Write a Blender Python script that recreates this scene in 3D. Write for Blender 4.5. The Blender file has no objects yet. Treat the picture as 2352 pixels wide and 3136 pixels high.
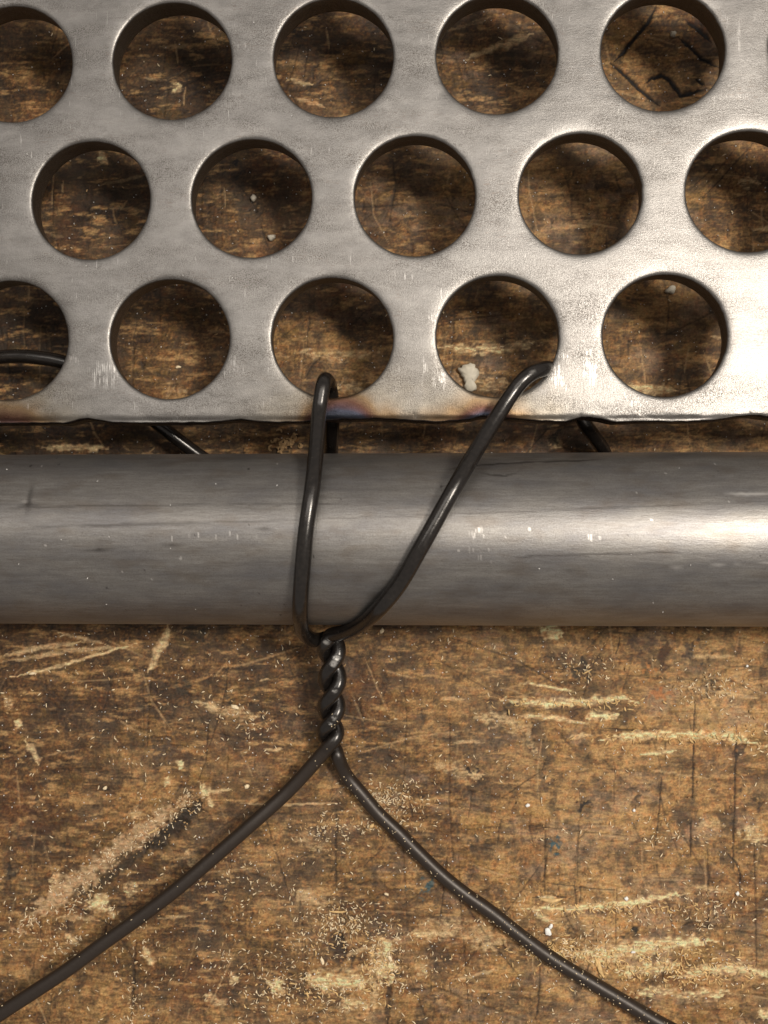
import bpy, bmesh, math, random
import numpy as np
from mathutils import Vector, Matrix

# ------------------------------------------------------------------ camera, world, lights
# one unit = 1 cm; the camera hangs over the origin of the bench top (z = 0)
S = bpy.context.scene
S.unit_settings.system = 'METRIC'
S.unit_settings.scale_length = 0.01
S.unit_settings.length_unit = 'CENTIMETERS'
COL = S.collection
P = 1.7                       # pitch between the plate's holes
ZT = 0.68 * P                 # top of the plate
T = 0.20 * P                 # plate thickness
WR = 0.0460 * P               # wire radius
CZ = ZT + 5.8724 * P
AX, AY, AZ = -0.03159, -0.04468, -0.00087

def rot(cx, cy, cz):
    a, b, c = (Matrix.Rotation(cx, 3, 'X'), Matrix.Rotation(cy, 3, 'Y'), Matrix.Rotation(cz, 3, 'Z'))
    return c @ b @ a
M = rot(AX, AY, AZ)           # world -> camera
cam = bpy.data.cameras.new('camera')
cam_o = bpy.data.objects.new('camera', cam); COL.objects.link(cam_o)
cam_o.matrix_world = Matrix.Translation((0, 0, CZ)) @ M.transposed().to_4x4()
cam.sensor_fit = 'VERTICAL'; cam.sensor_height = 36; cam.sensor_width = 27
cam.lens = 36 * 2990 / 3136
cam.clip_start = 0.1; cam.clip_end = 500
cam.dof.use_dof = True
cam.dof.focus_distance = CZ - 0.5 * P
cam.dof.aperture_fstop = 0.45
S.camera = cam_o
S.render.resolution_x = 768; S.render.resolution_y = 1024

W = bpy.data.worlds.new('World'); S.world = W; W.use_nodes = True
W.node_tree.nodes['Background'].inputs['Color'].default_value = (1.0, 0.91, 0.82, 1)
W.node_tree.nodes['Background'].inputs['Strength'].default_value = 0.36

def lamp(name, loc, size, power, color):
    l = bpy.data.lights.new(name, 'AREA'); l.shape = 'DISK'; l.size = size; l.energy = power; l.color = color
    o = bpy.data.objects.new(name, l); COL.objects.link(o); o.location = loc
    o.rotation_euler = Vector(loc).to_track_quat('Z', 'Y').to_euler()
    return o
lamp('workshop_lamp', (15.6, 5.8, 33), 7.0, 11500, (1.0, 0.91, 0.79))
tl = lamp('ceiling_tube_light', (-2, 18, 50), 4, 8500, (1.0, 0.93, 0.84))
tl.data.shape = 'RECTANGLE'; tl.data.size = 56; tl.data.size_y = 15
tl.rotation_euler = (-math.atan2(18, 50), 0, 0)

S.view_settings.view_transform = 'Standard'
S.view_settings.look = 'None'
S.view_settings.exposure = 0.0
S.view_settings.gamma = 1.0

# ------------------------------------------------------------------ helpers
MT = M.transposed()
def at(u, v, z=0.0):
    """place on the level z that photo point (u, v) shows"""
    d = MT @ Vector(((u - 1176) / 2990, -(v - 1568) / 2990, -1))
    t = (CZ - z) / -d.z
    return Vector((d.x * t, d.y * t, z))
PX = P * 6.5524 / 2990        # size of one photo pixel on the bench

def tag(o, label=None, cat=None, group=None, kind=None):
    if label: o['label'] = label
    if cat: o['category'] = cat
    if group: o['group'] = group
    if kind: o['kind'] = kind
    return o

def link(name, me, mat, parent=None):
    o = bpy.data.objects.new(name, me); COL.objects.link(o)
    if mat: me.materials.append(mat)
    if parent: o.parent = parent
    return o

def mesh_np(name, co, quads, smooth=True):
    me = bpy.data.meshes.new(name)
    co = np.asarray(co, np.float32); quads = np.asarray(quads, np.int32)
    n, k = quads.shape
    me.vertices.add(len(co)); me.vertices.foreach_set('co', co.ravel())
    me.loops.add(n * k); me.loops.foreach_set('vertex_index', quads.ravel())
    me.polygons.add(n)
    me.polygons.foreach_set('loop_start', np.arange(0, n * k, k, dtype=np.int32))
    me.polygons.foreach_set('loop_total', np.full(n, k, np.int32))
    me.polygons.foreach_set('use_smooth', np.full(n, smooth))
    me.update(calc_edges=True); me.validate()
    return me

def attr_f(me, name, arr):
    a = me.attributes.new(name, 'FLOAT', 'POINT'); a.data.foreach_set('value', np.asarray(arr, np.float32).ravel())
def attr_c(me, name, rgb):
    a = me.attributes.new(name, 'FLOAT_COLOR', 'POINT')
    c = np.ones((len(rgb), 4), np.float32); c[:, :3] = rgb
    a.data.foreach_set('color', c.ravel())

_rng = np.random.default_rng(7)
_tab = _rng.random((256, 256)).astype(np.float32)
def vn(x, y, s=0):
    x = x + s * 17.31; y = y + s * 9.77
    xi = np.floor(x).astype(np.int32); yi = np.floor(y).astype(np.int32)
    fx = (x - xi); fy = (y - yi)
    fx = fx * fx * (3 - 2 * fx); fy = fy * fy * (3 - 2 * fy)
    xi &= 255; yi &= 255; x1 = (xi + 1) & 255; y1 = (yi + 1) & 255
    a = _tab[yi, xi]; b = _tab[yi, x1]; c = _tab[y1, xi]; d = _tab[y1, x1]
    return (a * (1 - fx) + b * fx) * (1 - fy) + (c * (1 - fx) + d * fx) * fy
def fbm(x, y, s=0, n=4, g=.5):
    t = 0; a = 1; w = 0
    for i in range(n):
        t = t + a * vn(x * 2 ** i, y * 2 ** i, s + i * 3); w += a; a *= g
    return t / w
def sst(a, b, x):
    t = np.clip((x - a) / (b - a), 0, 1); return t * t * (3 - 2 * t)

# ---- node helpers
def new_mat(name):
    m = bpy.data.materials.new(name); m.use_nodes = True
    nt = m.node_tree
    return m, nt, nt.nodes['Principled BSDF']
def N(nt, t, **kw):
    n = nt.nodes.new(t)
    for k, v in kw.items():
        if k.startswith('_'): setattr(n, k[1:], v)
        else: n.inputs[k.replace('__', ' ')].default_value = v
    return n
def math_n(nt, op, a, b=None, c=None, clamp=False):
    n = nt.nodes.new('ShaderNodeMath'); n.operation = op; n.use_clamp = clamp
    for i, x in enumerate((a, b, c)):
        if x is None: continue
        if isinstance(x, (int, float)): n.inputs[i].default_value = x
        else: nt.links.new(x, n.inputs[i])
    return n.outputs[0]
def mixc(nt, fac, a, b, mode='MIX'):
    n = nt.nodes.new('ShaderNodeMix'); n.data_type = 'RGBA'; n.blend_type = mode
    for i, x in ((0, fac), (6, a), (7, b)):
        if isinstance(x, (int, float)): n.inputs[i].default_value = x
        elif isinstance(x, tuple): n.inputs[i].default_value = x if len(x) == 4 else x + (1,)
        else: nt.links.new(x, n.inputs[i])
    return n.outputs[2]
def noise(nt, vec, scale, detail=3, rough=.5, stretch=(1, 1, 1), offs=(0, 0, 0)):
    mp = nt.nodes.new('ShaderNodeMapping'); mp.inputs['Scale'].default_value = stretch; mp.inputs['Location'].default_value = offs
    nt.links.new(vec, mp.inputs['Vector'])
    n = N(nt, 'ShaderNodeTexNoise', Scale=scale, Detail=detail, Roughness=rough)
    nt.links.new(mp.outputs[0], n.inputs['Vector'])
    return n.outputs['Fac']
def ramp(nt, fac, stops, interp='LINEAR'):
    n = nt.nodes.new('ShaderNodeValToRGB'); r = n.color_ramp; r.interpolation = interp
    full = lambda c: c if len(c) == 4 else c + (1,)
    r.elements[0].position = stops[0][0]; r.elements[0].color = full(stops[0][1])
    r.elements[1].position = stops[-1][0]; r.elements[1].color = full(stops[-1][1])
    for p, c in stops[1:-1]: r.elements.new(p).color = full(c)
    nt.links.new(fac, n.inputs[0]); return n.outputs[0]
def mrange(nt, v, a, b, c=0., d=1.):
    n = N(nt, 'ShaderNodeMapRange'); n.inputs[1].default_value = a; n.inputs[2].default_value = b
    n.inputs[3].default_value = c; n.inputs[4].default_value = d
    nt.links.new(v, n.inputs[0]); return n.outputs[0]
def bump(nt, h, strength, dist, prev=None):
    b = N(nt, 'ShaderNodeBump', Strength=strength, Distance=dist)
    nt.links.new(h, b.inputs['Height'])
    if prev is not None: nt.links.new(prev, b.inputs['Normal'])
    return b.outputs[0]
def coords(nt): return nt.nodes.new('ShaderNodeTexCoord').outputs['Object']
def attrn(nt, name, out='Fac'):
    n = nt.nodes.new('ShaderNodeAttribute'); n.attribute_name = name; return n.outputs[out]

# ------------------------------------------------------------------ the bench top
def build_bench():
    x0, x1 = at(-70, 1500).x, at(2430, 1500).x
    y0, y1 = at(1200, 3210).y, at(1200, -90).y
    nx, ny = 800, 1040
    ox = (np.geomspace(.05, 6.5, 30) - .04)[::-1]
    xs = np.concatenate([x0 - ox * 3, np.linspace(x0, x1, nx), x1 + ox[::-1] * 3])
    ys = np.concatenate([y0 - ox * 3, np.linspace(y0, y1, ny), y1 + ox[::-1] * 3])
    X, Y = np.meshgrid(xs, ys)
    # bench co-ordinates in hundredths of a hole pitch, u to the right, v towards the viewer
    o = at(0, 0)
    U = ((X - o.x) / PX).astype(np.float32); V = (-(Y - o.y) / PX).astype(np.float32)
    us = U[0]; vs = V[:, 0]
    rng = np.random.default_rng(11)
    uvp = lambda u, v: ((at(u, v).x - o.x) / PX, -(at(u, v).y - o.y) / PX)

    # --- base tones
    wx = (fbm(U / 90, V / 90, 1, 3) - .5); wy = (fbm(U / 90, V / 90, 5, 3) - .5)
    big = fbm(U / 420, V / 260, 2, 4)
    mid = fbm((U + 60 * wx) / 110, (V + 40 * wy) / 45, 3, 4, .6)
    grain = fbm((U + 30 * wx) / 75, (V + 26 * wy) / 6.5, 4, 3, .55)
    tick = fbm((U) / 5, (V + 20 * wx) / 16, 6, 2)
    fine = fbm(U / 5.5, V / 4.5, 8, 3, .65)
    blot = fbm((U + 90 * wy) / 60, (V + 90 * wx) / 80, 12, 4, .6)
    red = fbm(U / 130, V / 150, 20, 4, .6)
    # lamp fall-off put into the wood tone: lighter lower right, darker left and back
    lit = sst(0, 2400, U) * .20 + sst(1300, 3000, V) * .20 - .06
    tone = .235 + .50 * (big - .5) + .42 * (mid - .5) + .30 * (grain - .5) + .12 * (tick - .5) + .46 * (fine - .5) + lit
    tone = np.clip(tone, 0, 1)
    cs = np.array([0, .12, .28, .45, .65, 1.0])
    cr = np.array([[.028, .014, .008], [.070, .036, .016], [.145, .075, .028], [.270, .150, .055], [.43, .255, .10], [.66, .46, .24]])
    C = np.stack([np.interp(tone, cs, cr[:, k]) for k in range(3)], -1)
    def mixin(mask, col, k=1.0):
        m = np.clip(mask * k, 0, 1)[..., None]; C[:] = C * (1 - m) + np.asarray(col) * m
    mixin(sst(.55, .75, red), (.15, .045, .014), .35)
    mixin(sst(.56, .72, fbm(U / 100, V / 70, 31, 4, .6)), (.16, .10, .022), .35)
    mixin(sst(.52, .72, fbm(U / 120, V / 60, 58, 5, .65)) * sst(300, 1500, U), (.24, .175, .13), .5)  # greyish reflection haze put into the wood colour, towards the right
    grime = sst(.54, .68, blot) * sst(.3, .6, fine + .15)
    mixin(grime, (.060, .048, .036), .5)
    mixin(sst(.50, .70, fbm(U / 170, V / 120, 52, 4, .6)), (.115, .082, .054), .35)
    mixin(sst(.60, .72, fbm(U / 34, V / 48, 41, 4, .6)), (.045, .036, .028), .35)
    mixin(sst(.53, .66, fbm((U + 50 * wy) / 75, (V + 50 * wx) / 55, 77, 5, .65)), (.085, .054, .032), .34)
    mixin(sst(.55, .64, fbm(U / 26, V / 30, 83, 4, .65)), (.050, .032, .020), .45)
    mixin(sst(.54, .78, fbm(U / 60, V / 16, 47, 5, .7)), (.44, .27, .115), .75)
    H = (mid - .5) * .016 + (grain - .5) * .016 + (fine - .5) * .014 - grime * .004 + (big - .5) * .02

    def sub(u0, u1, v0, v1):
        i0, i1 = np.searchsorted(us, [u0, u1]); j0, j1 = np.searchsorted(-vs[::-1] * -1, [v0, v1])
        n = len(vs); return slice(max(n - j1 - 1, 0), min(n - j0 + 1, n)), slice(max(i0 - 1, 0), min(i1 + 1, len(us)))
    def stroke(pts, w, rag=.35, seed=0, taper=True):
        pts = np.array(pts, float); m = w * 2 + 6
        s = sub(pts[:, 0].min() - m, pts[:, 0].max() + m, pts[:, 1].min() - m, pts[:, 1].max() + m)
        u = U[s]; v = V[s]
        if u.size == 0: return s, u, u
        u2 = u + (fbm(u / 14, v / 14, seed + 60, 2) - .5) * w * rag * 3
        v2 = v + (fbm(u / 14, v / 14, seed + 71, 2) - .5) * w * rag * 3
        L = np.concatenate([[0], np.cumsum(np.hypot(*np.diff(pts, axis=0).T))]); tot = L[-1]
        best = np.full(u.shape, 1e9); side = np.zeros(u.shape)
        for i in range(len(pts) - 1):
            a, b = pts[i], pts[i + 1]; d = b - a; l = np.hypot(*d) + 1e-6
            t = np.clip(((u2 - a[0]) * d[0] + (v2 - a[1]) * d[1]) / l ** 2, 0, 1)
            dd = np.hypot(u2 - a[0] - t * d[0], v2 - a[1] - t * d[1])
            q = (L[i] + t * l) / tot
            ww = w * .5 * (np.clip(np.minimum(q, 1 - q) * 5, .25, 1) if taper else 1)
            r = dd / ww
            sd = ((u2 - a[0]) * d[1] - (v2 - a[1]) * d[0]) / l / ww
            up = r < best; best = np.where(up, r, best); side = np.where(up, sd, side)
        return s, 1 - sst(.35, 1.25, best), side
    def paint(pts, w, col, k=1., dh=0., rag=.35, seed=0, fibre=0., taper=True, wide=False):
        pts = [uvp(*p) for p in pts]
        s, m, side = stroke(pts, w, rag, seed, taper)
        if m.size == 0: return
        if fibre:
            f = fbm(U[s] / 22, V[s] / 4.0, seed + 5, 3, .6)
            m = m * (.55 + .45 * sst(.34, .52, f))
            colv = np.asarray(col) * (.7 + .75 * f[..., None])
            if wide: m = m * (.25 + .75 * sst(.42, .56, fbm(U[s] / 16, V[s] / 5.5, seed + 9, 4, .65)))
        else: colv = np.asarray(col)
        mm = np.clip(m * k, 0, 1)[..., None]
        C[s] = C[s] * (1 - mm) + colv * mm
        H[s] += dh * m
    DK = (.022, .014, .011); PALE = (.64, .47, .26); TAN = (.36, .21, .085)

    # --- many small knife cuts, nicks and rubbed streaks
    for i in range(190):
        u = rng.uniform(0, 2400); v = rng.uniform(-60, 3200)
        if rng.random() < .6: a = math.pi / 2 + rng.normal(0, .12)
        else: a = rng.normal(-.06, .25)
        l = rng.gamma(2, 55); k = rng.uniform(.25, .7)
        n = 4; du = math.cos(a) * l / n; dv = math.sin(a) * l / n
        pts = [(u + du * t + rng.normal(0, 2.5), v + dv * t + rng.normal(0, 2.5)) for t in range(n + 1)]
        paint(pts, rng.uniform(3, 6.5), DK, k, -.006, .25, i)
    for i in range(230):
        u = rng.uniform(-20, 2400); v = rng.uniform(-60, 3200)
        l = rng.gamma(2, 42); a = rng.normal(-.03, .16)
        k = rng.uniform(.2, .7) * (1 if u + v > 2600 else .55)
        pts = [(u, v), (u + math.cos(a) * l / 2, v + math.sin(a) * l / 2 + rng.normal(0, 2)), (u + math.cos(a) * l, v + math.sin(a) * l)]
        paint(pts, rng.uniform(6, 17), TAN if rng.random() < .7 else PALE, k, .003, .3, i + 300, .8)
    for i in range(900):     # fine criss-cross scratches
        u = rng.uniform(-20, 2400); v = rng.uniform(-60, 3200); l = rng.gamma(2, 60)
        a = rng.choice([rng.normal(0, .35), rng.normal(1.5, .25), rng.uniform(0, 3.14)]); q = rng.random() < .35
        c, s_ = math.cos(a) * l, math.sin(a) * l; b_ = rng.normal(0, l * .04)
        paint([(u, v), (u + c * .5 - s_ / max(l, 1) * b_, v + s_ * .5 + c / max(l, 1) * b_), (u + c, v + s_)], rng.uniform(5.5, 7.5), (.40, .27, .14) if q else DK, rng.uniform(.15, .6), -.005, .12, i + 2000)
    for i in range(120):     # dark dents and greasy spots
        u = rng.uniform(0, 2400); v = rng.uniform(-50, 3200); l = rng.uniform(4, 26)
        a = rng.uniform(0, 6.3)
        paint([(u, v), (u + math.cos(a) * l, v + math.sin(a) * l)], rng.uniform(10, 34), (.034, .027, .022), rng.uniform(.3, .8), -.008, .7, i + 700)
    # --- long cuts
    LC = [
        ([(2128, 2140), (2124, 2300), (2122, 2420), (2118, 2480)], 8, .95), ([(2256, 2200), (2252, 2350), (2250, 2480), (2247, 2560), (2244, 2700)], 8, .85),
        ([(2117, 2500), (2114, 2640)], 7, .9), ([(2168, 2560), (2170, 2800), (2172, 2900)], 6, .6), ([(2305, 2500), (2312, 2640), (2318, 3000)], 6, .7),
        ([(2225, 2610), (2255, 2645), (2268, 2680), (2266, 2730)], 9, .95), ([(1378, 2200), (1376, 2450), (1390, 2680)], 6, .6),
        ([(1372, 2590), (1362, 2700), (1340, 2880)], 7, .7), ([(1400, 2560), (1412, 2800), (1440, 3136)], 6, .55),
        ([(1225, 1990), (1245, 2200), (1230, 2500), (1250, 2900)], 6, .4), ([(1030, 2480), (1028, 2600), (1030, 2740)], 8, .75),
        ([(1655, 2950), (1650, 3060), (1640, 3136)], 8, .8), ([(1672, 2500), (1670, 2600), (1668, 2790)], 7, .7), ([(1770, 2530), (1768, 2700)], 6, .5),
        ([(700, 2000), (690, 2120), (650, 2260), (620, 2330)], 6, .6), ([(640, 2200), (630, 2330), (600, 2410)], 6, .65),
        ([(560, 1930), (470, 2000), (455, 2140), (450, 2300)], 7, .35),
        ([(1270, 2390), (1420, 2420), (1560, 2450)], 6, .5), ([(1260, 2430), (1400, 2450), (1530, 2500)], 5, .4), ([(1640, 2700), (1800, 2720), (1930, 2730)], 6, .8),
        ([(800, 2740), (950, 2775), (1090, 2790)], 6, .45), ([(830, 2780), (960, 2815)], 6, .4), ([(1300, 3010), (1420, 3060), (1640, 3136)], 8, .5),
        ([(1530, 2450), (1600, 2400), (1660, 2360), (1680, 2310)], 6, .7), ([(1845, 2230), (1990, 2240), (2000, 2236)], 8, .8), ([(1800, 2350), (1960, 2365)], 5, .6),
        ([(416, 2880), (412, 2960), (405, 3080), (400, 3140)], 12, .75), ([(1195, 2980), (1190, 3050), (1185, 3136)], 26, .8), ([(1040, 2850), (1055, 2940)], 34, .7),
        ([(935, 2860), (932, 3040)], 7, .6), ([(1140, 2960), (1135, 3100)], 6, .6), ([(1620, 2750), (1700, 2745), (1745, 2750)], 9, .9), ([(1655, 2720), (1665, 2770)], 6, .7),
        ([(640, 2080), (700, 2300), (690, 2420)], 4, .3), ([(150, 2250), (520, 2230), (640, 2240)], 5, .35),
    ]
    for i, (p, w, k) in enumerate(LC): paint(p, w * .85, DK, k * .85, -.010, .22, i + 900)
    # --- freshly gouged pale fibres
    PG = [
        ([(1530, 2140), (1640, 2155), (1760, 2150), (1900, 2138), (1950, 2148)], 22, .95), ([(1790, 2196), (1850, 2192), (1895, 2188)], 22, 1.),
        ([(1580, 2190), (1700, 2200), (1800, 2215)], 14, .6), ([(1835, 2262), (1960, 2252), (2110, 2250), (2230, 2254), (2352, 2285)], 24, .95),
        ([(1590, 2090), (1690, 2105), (1760, 2120)], 8, .7), ([(1655, 1918), (1690, 1928), (1720, 1955)], 40, .85), ([(1960, 2310), (2070, 2300)], 12, .7),
        ([(1600, 2780), (1760, 2782), (1900, 2770), (2010, 2750), (2110, 2732)], 20, .9), ([(1710, 2920), (1850, 2925), (1960, 2905), (2080, 2885), (2200, 2880)], 40, .85),
        ([(1890, 2978), (1960, 2970), (2080, 2955)], 34, .95), ([(2060, 2990), (2150, 2975), (2260, 2965), (2350, 2985)], 26, .8), ([(1930, 3045), (2030, 3030), (2120, 3055), (2240, 3040)], 30, .7),
        ([(2130, 2520), (2210, 2530)], 30, .5), ([(2270, 2540), (2350, 2570)], 44, .6), ([(1630, 2790), (1700, 2830)], 14, .6), ([(1650, 2750), (1715, 2758)], 22, .6),
        ([(1170, 2880), (1190, 2960), (1160, 3010)], 46, .8), ([(930, 3000), (1010, 3010), (1140, 3000)], 46, .75), ([(820, 3010), (870, 3030)], 40, .8), ([(1030, 3085), (1140, 3070)], 40, .6),
        ([(1270, 2960), (1310, 2985)], 26, .7), ([(1140, 2890), (1150, 3100)], 26, .5), ([(700, 2990), (730, 3000)], 40, .6), ([(620, 3050), (700, 3080)], 30, .6),
        ([(0, 2010), (120, 1985), (260, 1965)], 14, .45), ([(0, 2030), (230, 1990), (420, 1980)], 12, .4), ([(30, 2075), (180, 2040), (330, 1995), (420, 1970)], 9, .6), ([(160, 1930), (230, 1950), (330, 1975)], 10, .5),
        ([(520, 1915), (505, 1960), (480, 2000), (455, 2060)], 24, .6), ([(600, 2150), (640, 2160), (700, 2175), (790, 2200)], 30, .5),
        ([(560, 2330), (545, 2350)], 24, .9), ([(515, 2380), (505, 2410)], 24, .85), ([(610, 2400), (640, 2440)], 26, .95), ([(640, 2440), (650, 2475)], 14, .6),
        ([(270, 2765), (300, 2760), (325, 2772)], 46, .9), ([(335, 2780), (345, 2810)], 16, .8), ([(370, 2730), (420, 2715)], 34, .7), ([(200, 2860), (240, 2890)], 16, .6), ([(400, 2480), (430, 2510)], 34, .5),
        ([(150, 2690), (230, 2720)], 46, .5), ([(440, 2900), (470, 2960)], 22, .6), ([(15, 2140), (45, 2170)], 26, .6), ([(45, 2210), (65, 2225)], 18, .7), ([(80, 2270), (120, 2340)], 22, .6),
        ([(560, 2620), (640, 2660)], 40, .4), ([(1330, 2340), (1480, 2380)], 34, .45), ([(1450, 2180), (1600, 2230), (1650, 2300)], 40, .4), ([(1250, 2860), (1400, 2850), (1560, 2900)], 60, .4),
        ([(900, 2560), (1000, 2600)], 40, .35), ([(900, 2740), (1010, 2760)], 44, .4), ([(2330, 3100), (2352, 3120)], 30, .8),
        ([(1330, 1060), (1450, 1075), (1660, 1050)], 26, .7), ([(1400, 1160), (1560, 1180)], 46, .45), ([(560, 540), (570, 600)], 10, .3), ([(880, 245), (960, 260)], 14, .5), ([(900, 300), (1000, 330)], 12, .4),
        ([(900, 1080), (1010, 1090), (1160, 1080)], 34, .4), ([(1030, 1180), (1120, 1190)], 40, .4), ([(530, 280), (550, 260)], 30, .7), ([(1420, 180), (1560, 130), (1640, 100)], 22, .5),
        ([(300, 490), (330, 480)], 36, .8), ([(130, 1370), (330, 1372)], 20, .6), ([(1680, 1330), (1720, 1370)], 34, .5), ([(2260, 560), (2330, 560)], 30, .4), ([(1870, 1180), (2080, 1200)], 30, .6),
    ]
    for i, (p, w, k) in enumerate(PG): paint(p, w * 1.15, PALE, min(1, k * 1.35), .006, .28, i + 1300, .55, wide=(w >= 26 and k < .72))
    # --- the long groove to the lower left
    gro = [(600, 2462), (540, 2508), (470, 2562), (390, 2622), (300, 2690), (200, 2760)]
    paint(gro, 80, (.10, .066, .036), .7, -.012, .2, 5)
    paint([(618, 2455), (600, 2482), (550, 2522), (490, 2570), (440, 2606)], 62, (.034, .027, .020), .85, -.02, .15, 6)
    paint([(500, 2556), (420, 2618), (330, 2690), (250, 2745)], 26, (.040, .031, .022), .6, -.012, .3, 8)
    paint([(590, 2432), (520, 2482), (440, 2542), (340, 2620), (240, 2700), (120, 2790), (50, 2850)], 56, (.42, .29, .165), .95, .004, .35, 7, .35)
    # --- other coloured marks
    for p, w, c, k in [([(1296, 2715), (1320, 2735)], 40, (.045, .10, .115), .9), ([(1290, 2690), (1296, 2700)], 14, (.05, .09, .09), .8), ([(1250, 2720), (1252, 2730)], 18, (.05, .075, .07), .6),
                       ([(1690, 2575), (1712, 2600)], 30, (.045, .10, .12), .95), ([(2007, 3040), (2009, 3044)], 9, (.03, .10, .14), .9),
                       ([(1985, 2030), (1990, 2060)], 36, (.40, .17, .05), .75), ([(2010, 2110), (2030, 2140)], 46, (.36, .14, .045), .75), ([(2040, 1960), (2030, 2060)], 26, (.06, .022, .012), .7),
                       ([(1930, 1950), (1990, 1980)], 50, (.055, .034, .03), .6), ([(2100, 1980), (2130, 2000)], 50, (.045, .038, .035), .7), ([(1770, 2030), (1790, 2070)], 46, (.035, .03, .024), .8),
                       ([(2140, 2090), (2190, 2110)], 60, (.05, .04, .03), .6), ([(1650, 2400), (1690, 2390)], 44, (.045, .038, .034), .6), ([(1785, 2460), (1790, 2480)], 40, (.03, .026, .026), .9),
                       ([(2240, 2300), (2280, 2310)], 40, (.04, .03, .028), .7), ([(1440, 2355), (1445, 2365)], 26, (.02, .016, .014), .9), ([(1450, 2570), (1470, 2585)], 40, (.05, .045, .035), .7),
                       ([(1930, 2850), (1932, 2860)], 36, (.03, .026, .02), .9), ([(1150, 2760), (1160, 2770)], 30, (.04, .035, .025), .6), ([(640, 1950), (550, 1935)], 34, (.035, .03, .025), .7),
                       ([(695, 2130), (700, 2150)], 38, (.035, .033, .028), .7), ([(545, 2080), (570, 2110)], 40, (.045, .043, .033), .6), ([(500, 2270), (520, 2310)], 56, (.08, .06, .05), .6),
                       ([(120, 2150), (220, 2220)], 90, (.05, .03, .022), .5), ([(80, 2480), (200, 2560)], 80, (.07, .025, .012), .5), ([(40, 2640), (200, 2620)], 60, (.05, .025, .012), .5),
                       ([(700, 3040), (740, 3090)], 50, (.05, .04, .03), .6), ([(1020, 2870), (1060, 2950)], 60, (.045, .03, .022), .7), ([(720, 500), (725, 505)], 20, (.015, .014, .02), .9),
                       ([(1010, 950), (1120, 1000)], 40, (.05, .02, .015), .3), ([(520, 900), (560, 920)], 60, (.20, .08, .025), .35), ([(1690, 1330), (1700, 1360)], 40, (.03, .03, .03), .8),
                       ]:
        paint(p, w * 1.25, c, k, -.004, .4, int(p[0][0]) % 97)
    # --- black cracks seen through the hole at the top right
    for p, w in [([(2008, 20), (1985, 70), (1950, 110), (1905, 165), (1880, 190)], 15), ([(1868, 192), (1895, 215), (1950, 265), (1990, 300), (2020, 325)], 13),
                 ([(1976, 256), (1995, 240), (2025, 230), (2052, 245), (2070, 270), (2085, 292), (2120, 285), (2160, 270)], 17),
                 ([(2075, 110), (2110, 140), (2150, 180), (2200, 205)], 14), ([(2100, 60), (2140, 90), (2180, 130)], 16), ([(2130, 240), (2160, 262)], 12)]:
        paint(p, w, (.012, .009, .010), 1., -.02, .12, int(p[0][0]) % 50)
    L = C.mean(-1, keepdims=True)
    C = C * 1.12 * (np.maximum(L, .01) / .12) ** .30
    C = C * (1 - .22 * sst(.2, .5, C.mean(-1, keepdims=True)))
    co = np.stack([X, Y, H], -1).reshape(-1, 3)
    ny_, nx_ = X.shape
    i = np.arange(nx_ - 1); j = np.arange(ny_ - 1); I, J = np.meshgrid(i, j)
    a = (J * nx_ + I).ravel()
    me = mesh_np('workbench_top', co, np.stack([a, a + 1, a + 1 + nx_, a + nx_], -1))
    attr_c(me, 'wood', np.clip(C * (.80, .785, .78), 0, .60).reshape(-1, 3))
    m, nt, bs = new_mat('worn_oily_wood')
    vec = coords(nt)
    base = attrn(nt, 'wood', 'Color')
    n1 = noise(nt, vec, 26, 5, .7, (.4, 1.5, 1)); n2 = noise(nt, vec, 42, 4, .75, (1, 1, 1), (3, 1, 0))
    v = math_n(nt, 'ADD', math_n(nt, 'MULTIPLY', n1, .4), math_n(nt, 'MULTIPLY', n2, .6))
    k = mrange(nt, v, .33, .67, .40, 1.55)
    cmb = N(nt, 'ShaderNodeCombineColor'); [nt.links.new(k, cmb.inputs[q]) for q in range(3)]
    c = mixc(nt, 1., base, cmb.outputs[0], 'MULTIPLY')
    hue = noise(nt, vec, 14, 3, .6, offs=(9, 4, 0))
    tint = ramp(nt, hue, [(.32, (1.15, .88, .75)), (.5, (1, 1, 1)), (.68, (.90, .98, .92))])
    c = mixc(nt, .7, c, tint, 'MULTIPLY')
    nt.links.new(c, bs.inputs['Base Color'])
    nt.links.new(mrange(nt, n2, .3, .7, .42, .75), bs.inputs['Roughness'])
    bs.inputs['Specular IOR Level'].default_value = .35
    nt.links.new(bump(nt, v, .55, .03), bs.inputs['Normal'])
    o = link('workbench_top', me, m)
    tag(o, kind='structure', label='scarred brown wooden bench top with cuts, gouges and grease')
    return us, vs, H, o
BENCH = build_bench()

# ------------------------------------------------------------------ steel tube
TR = 0.527 * P
def unit_axis():
    a = at(0, 1650.5, TR); b = at(2352, 1651, TR); return a, b
TA, TB = unit_axis()
TDIR = (TB - TA).normalized()
TY = lambda x: TA.y + (x - TA.x) * TDIR.y / TDIR.x

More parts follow.
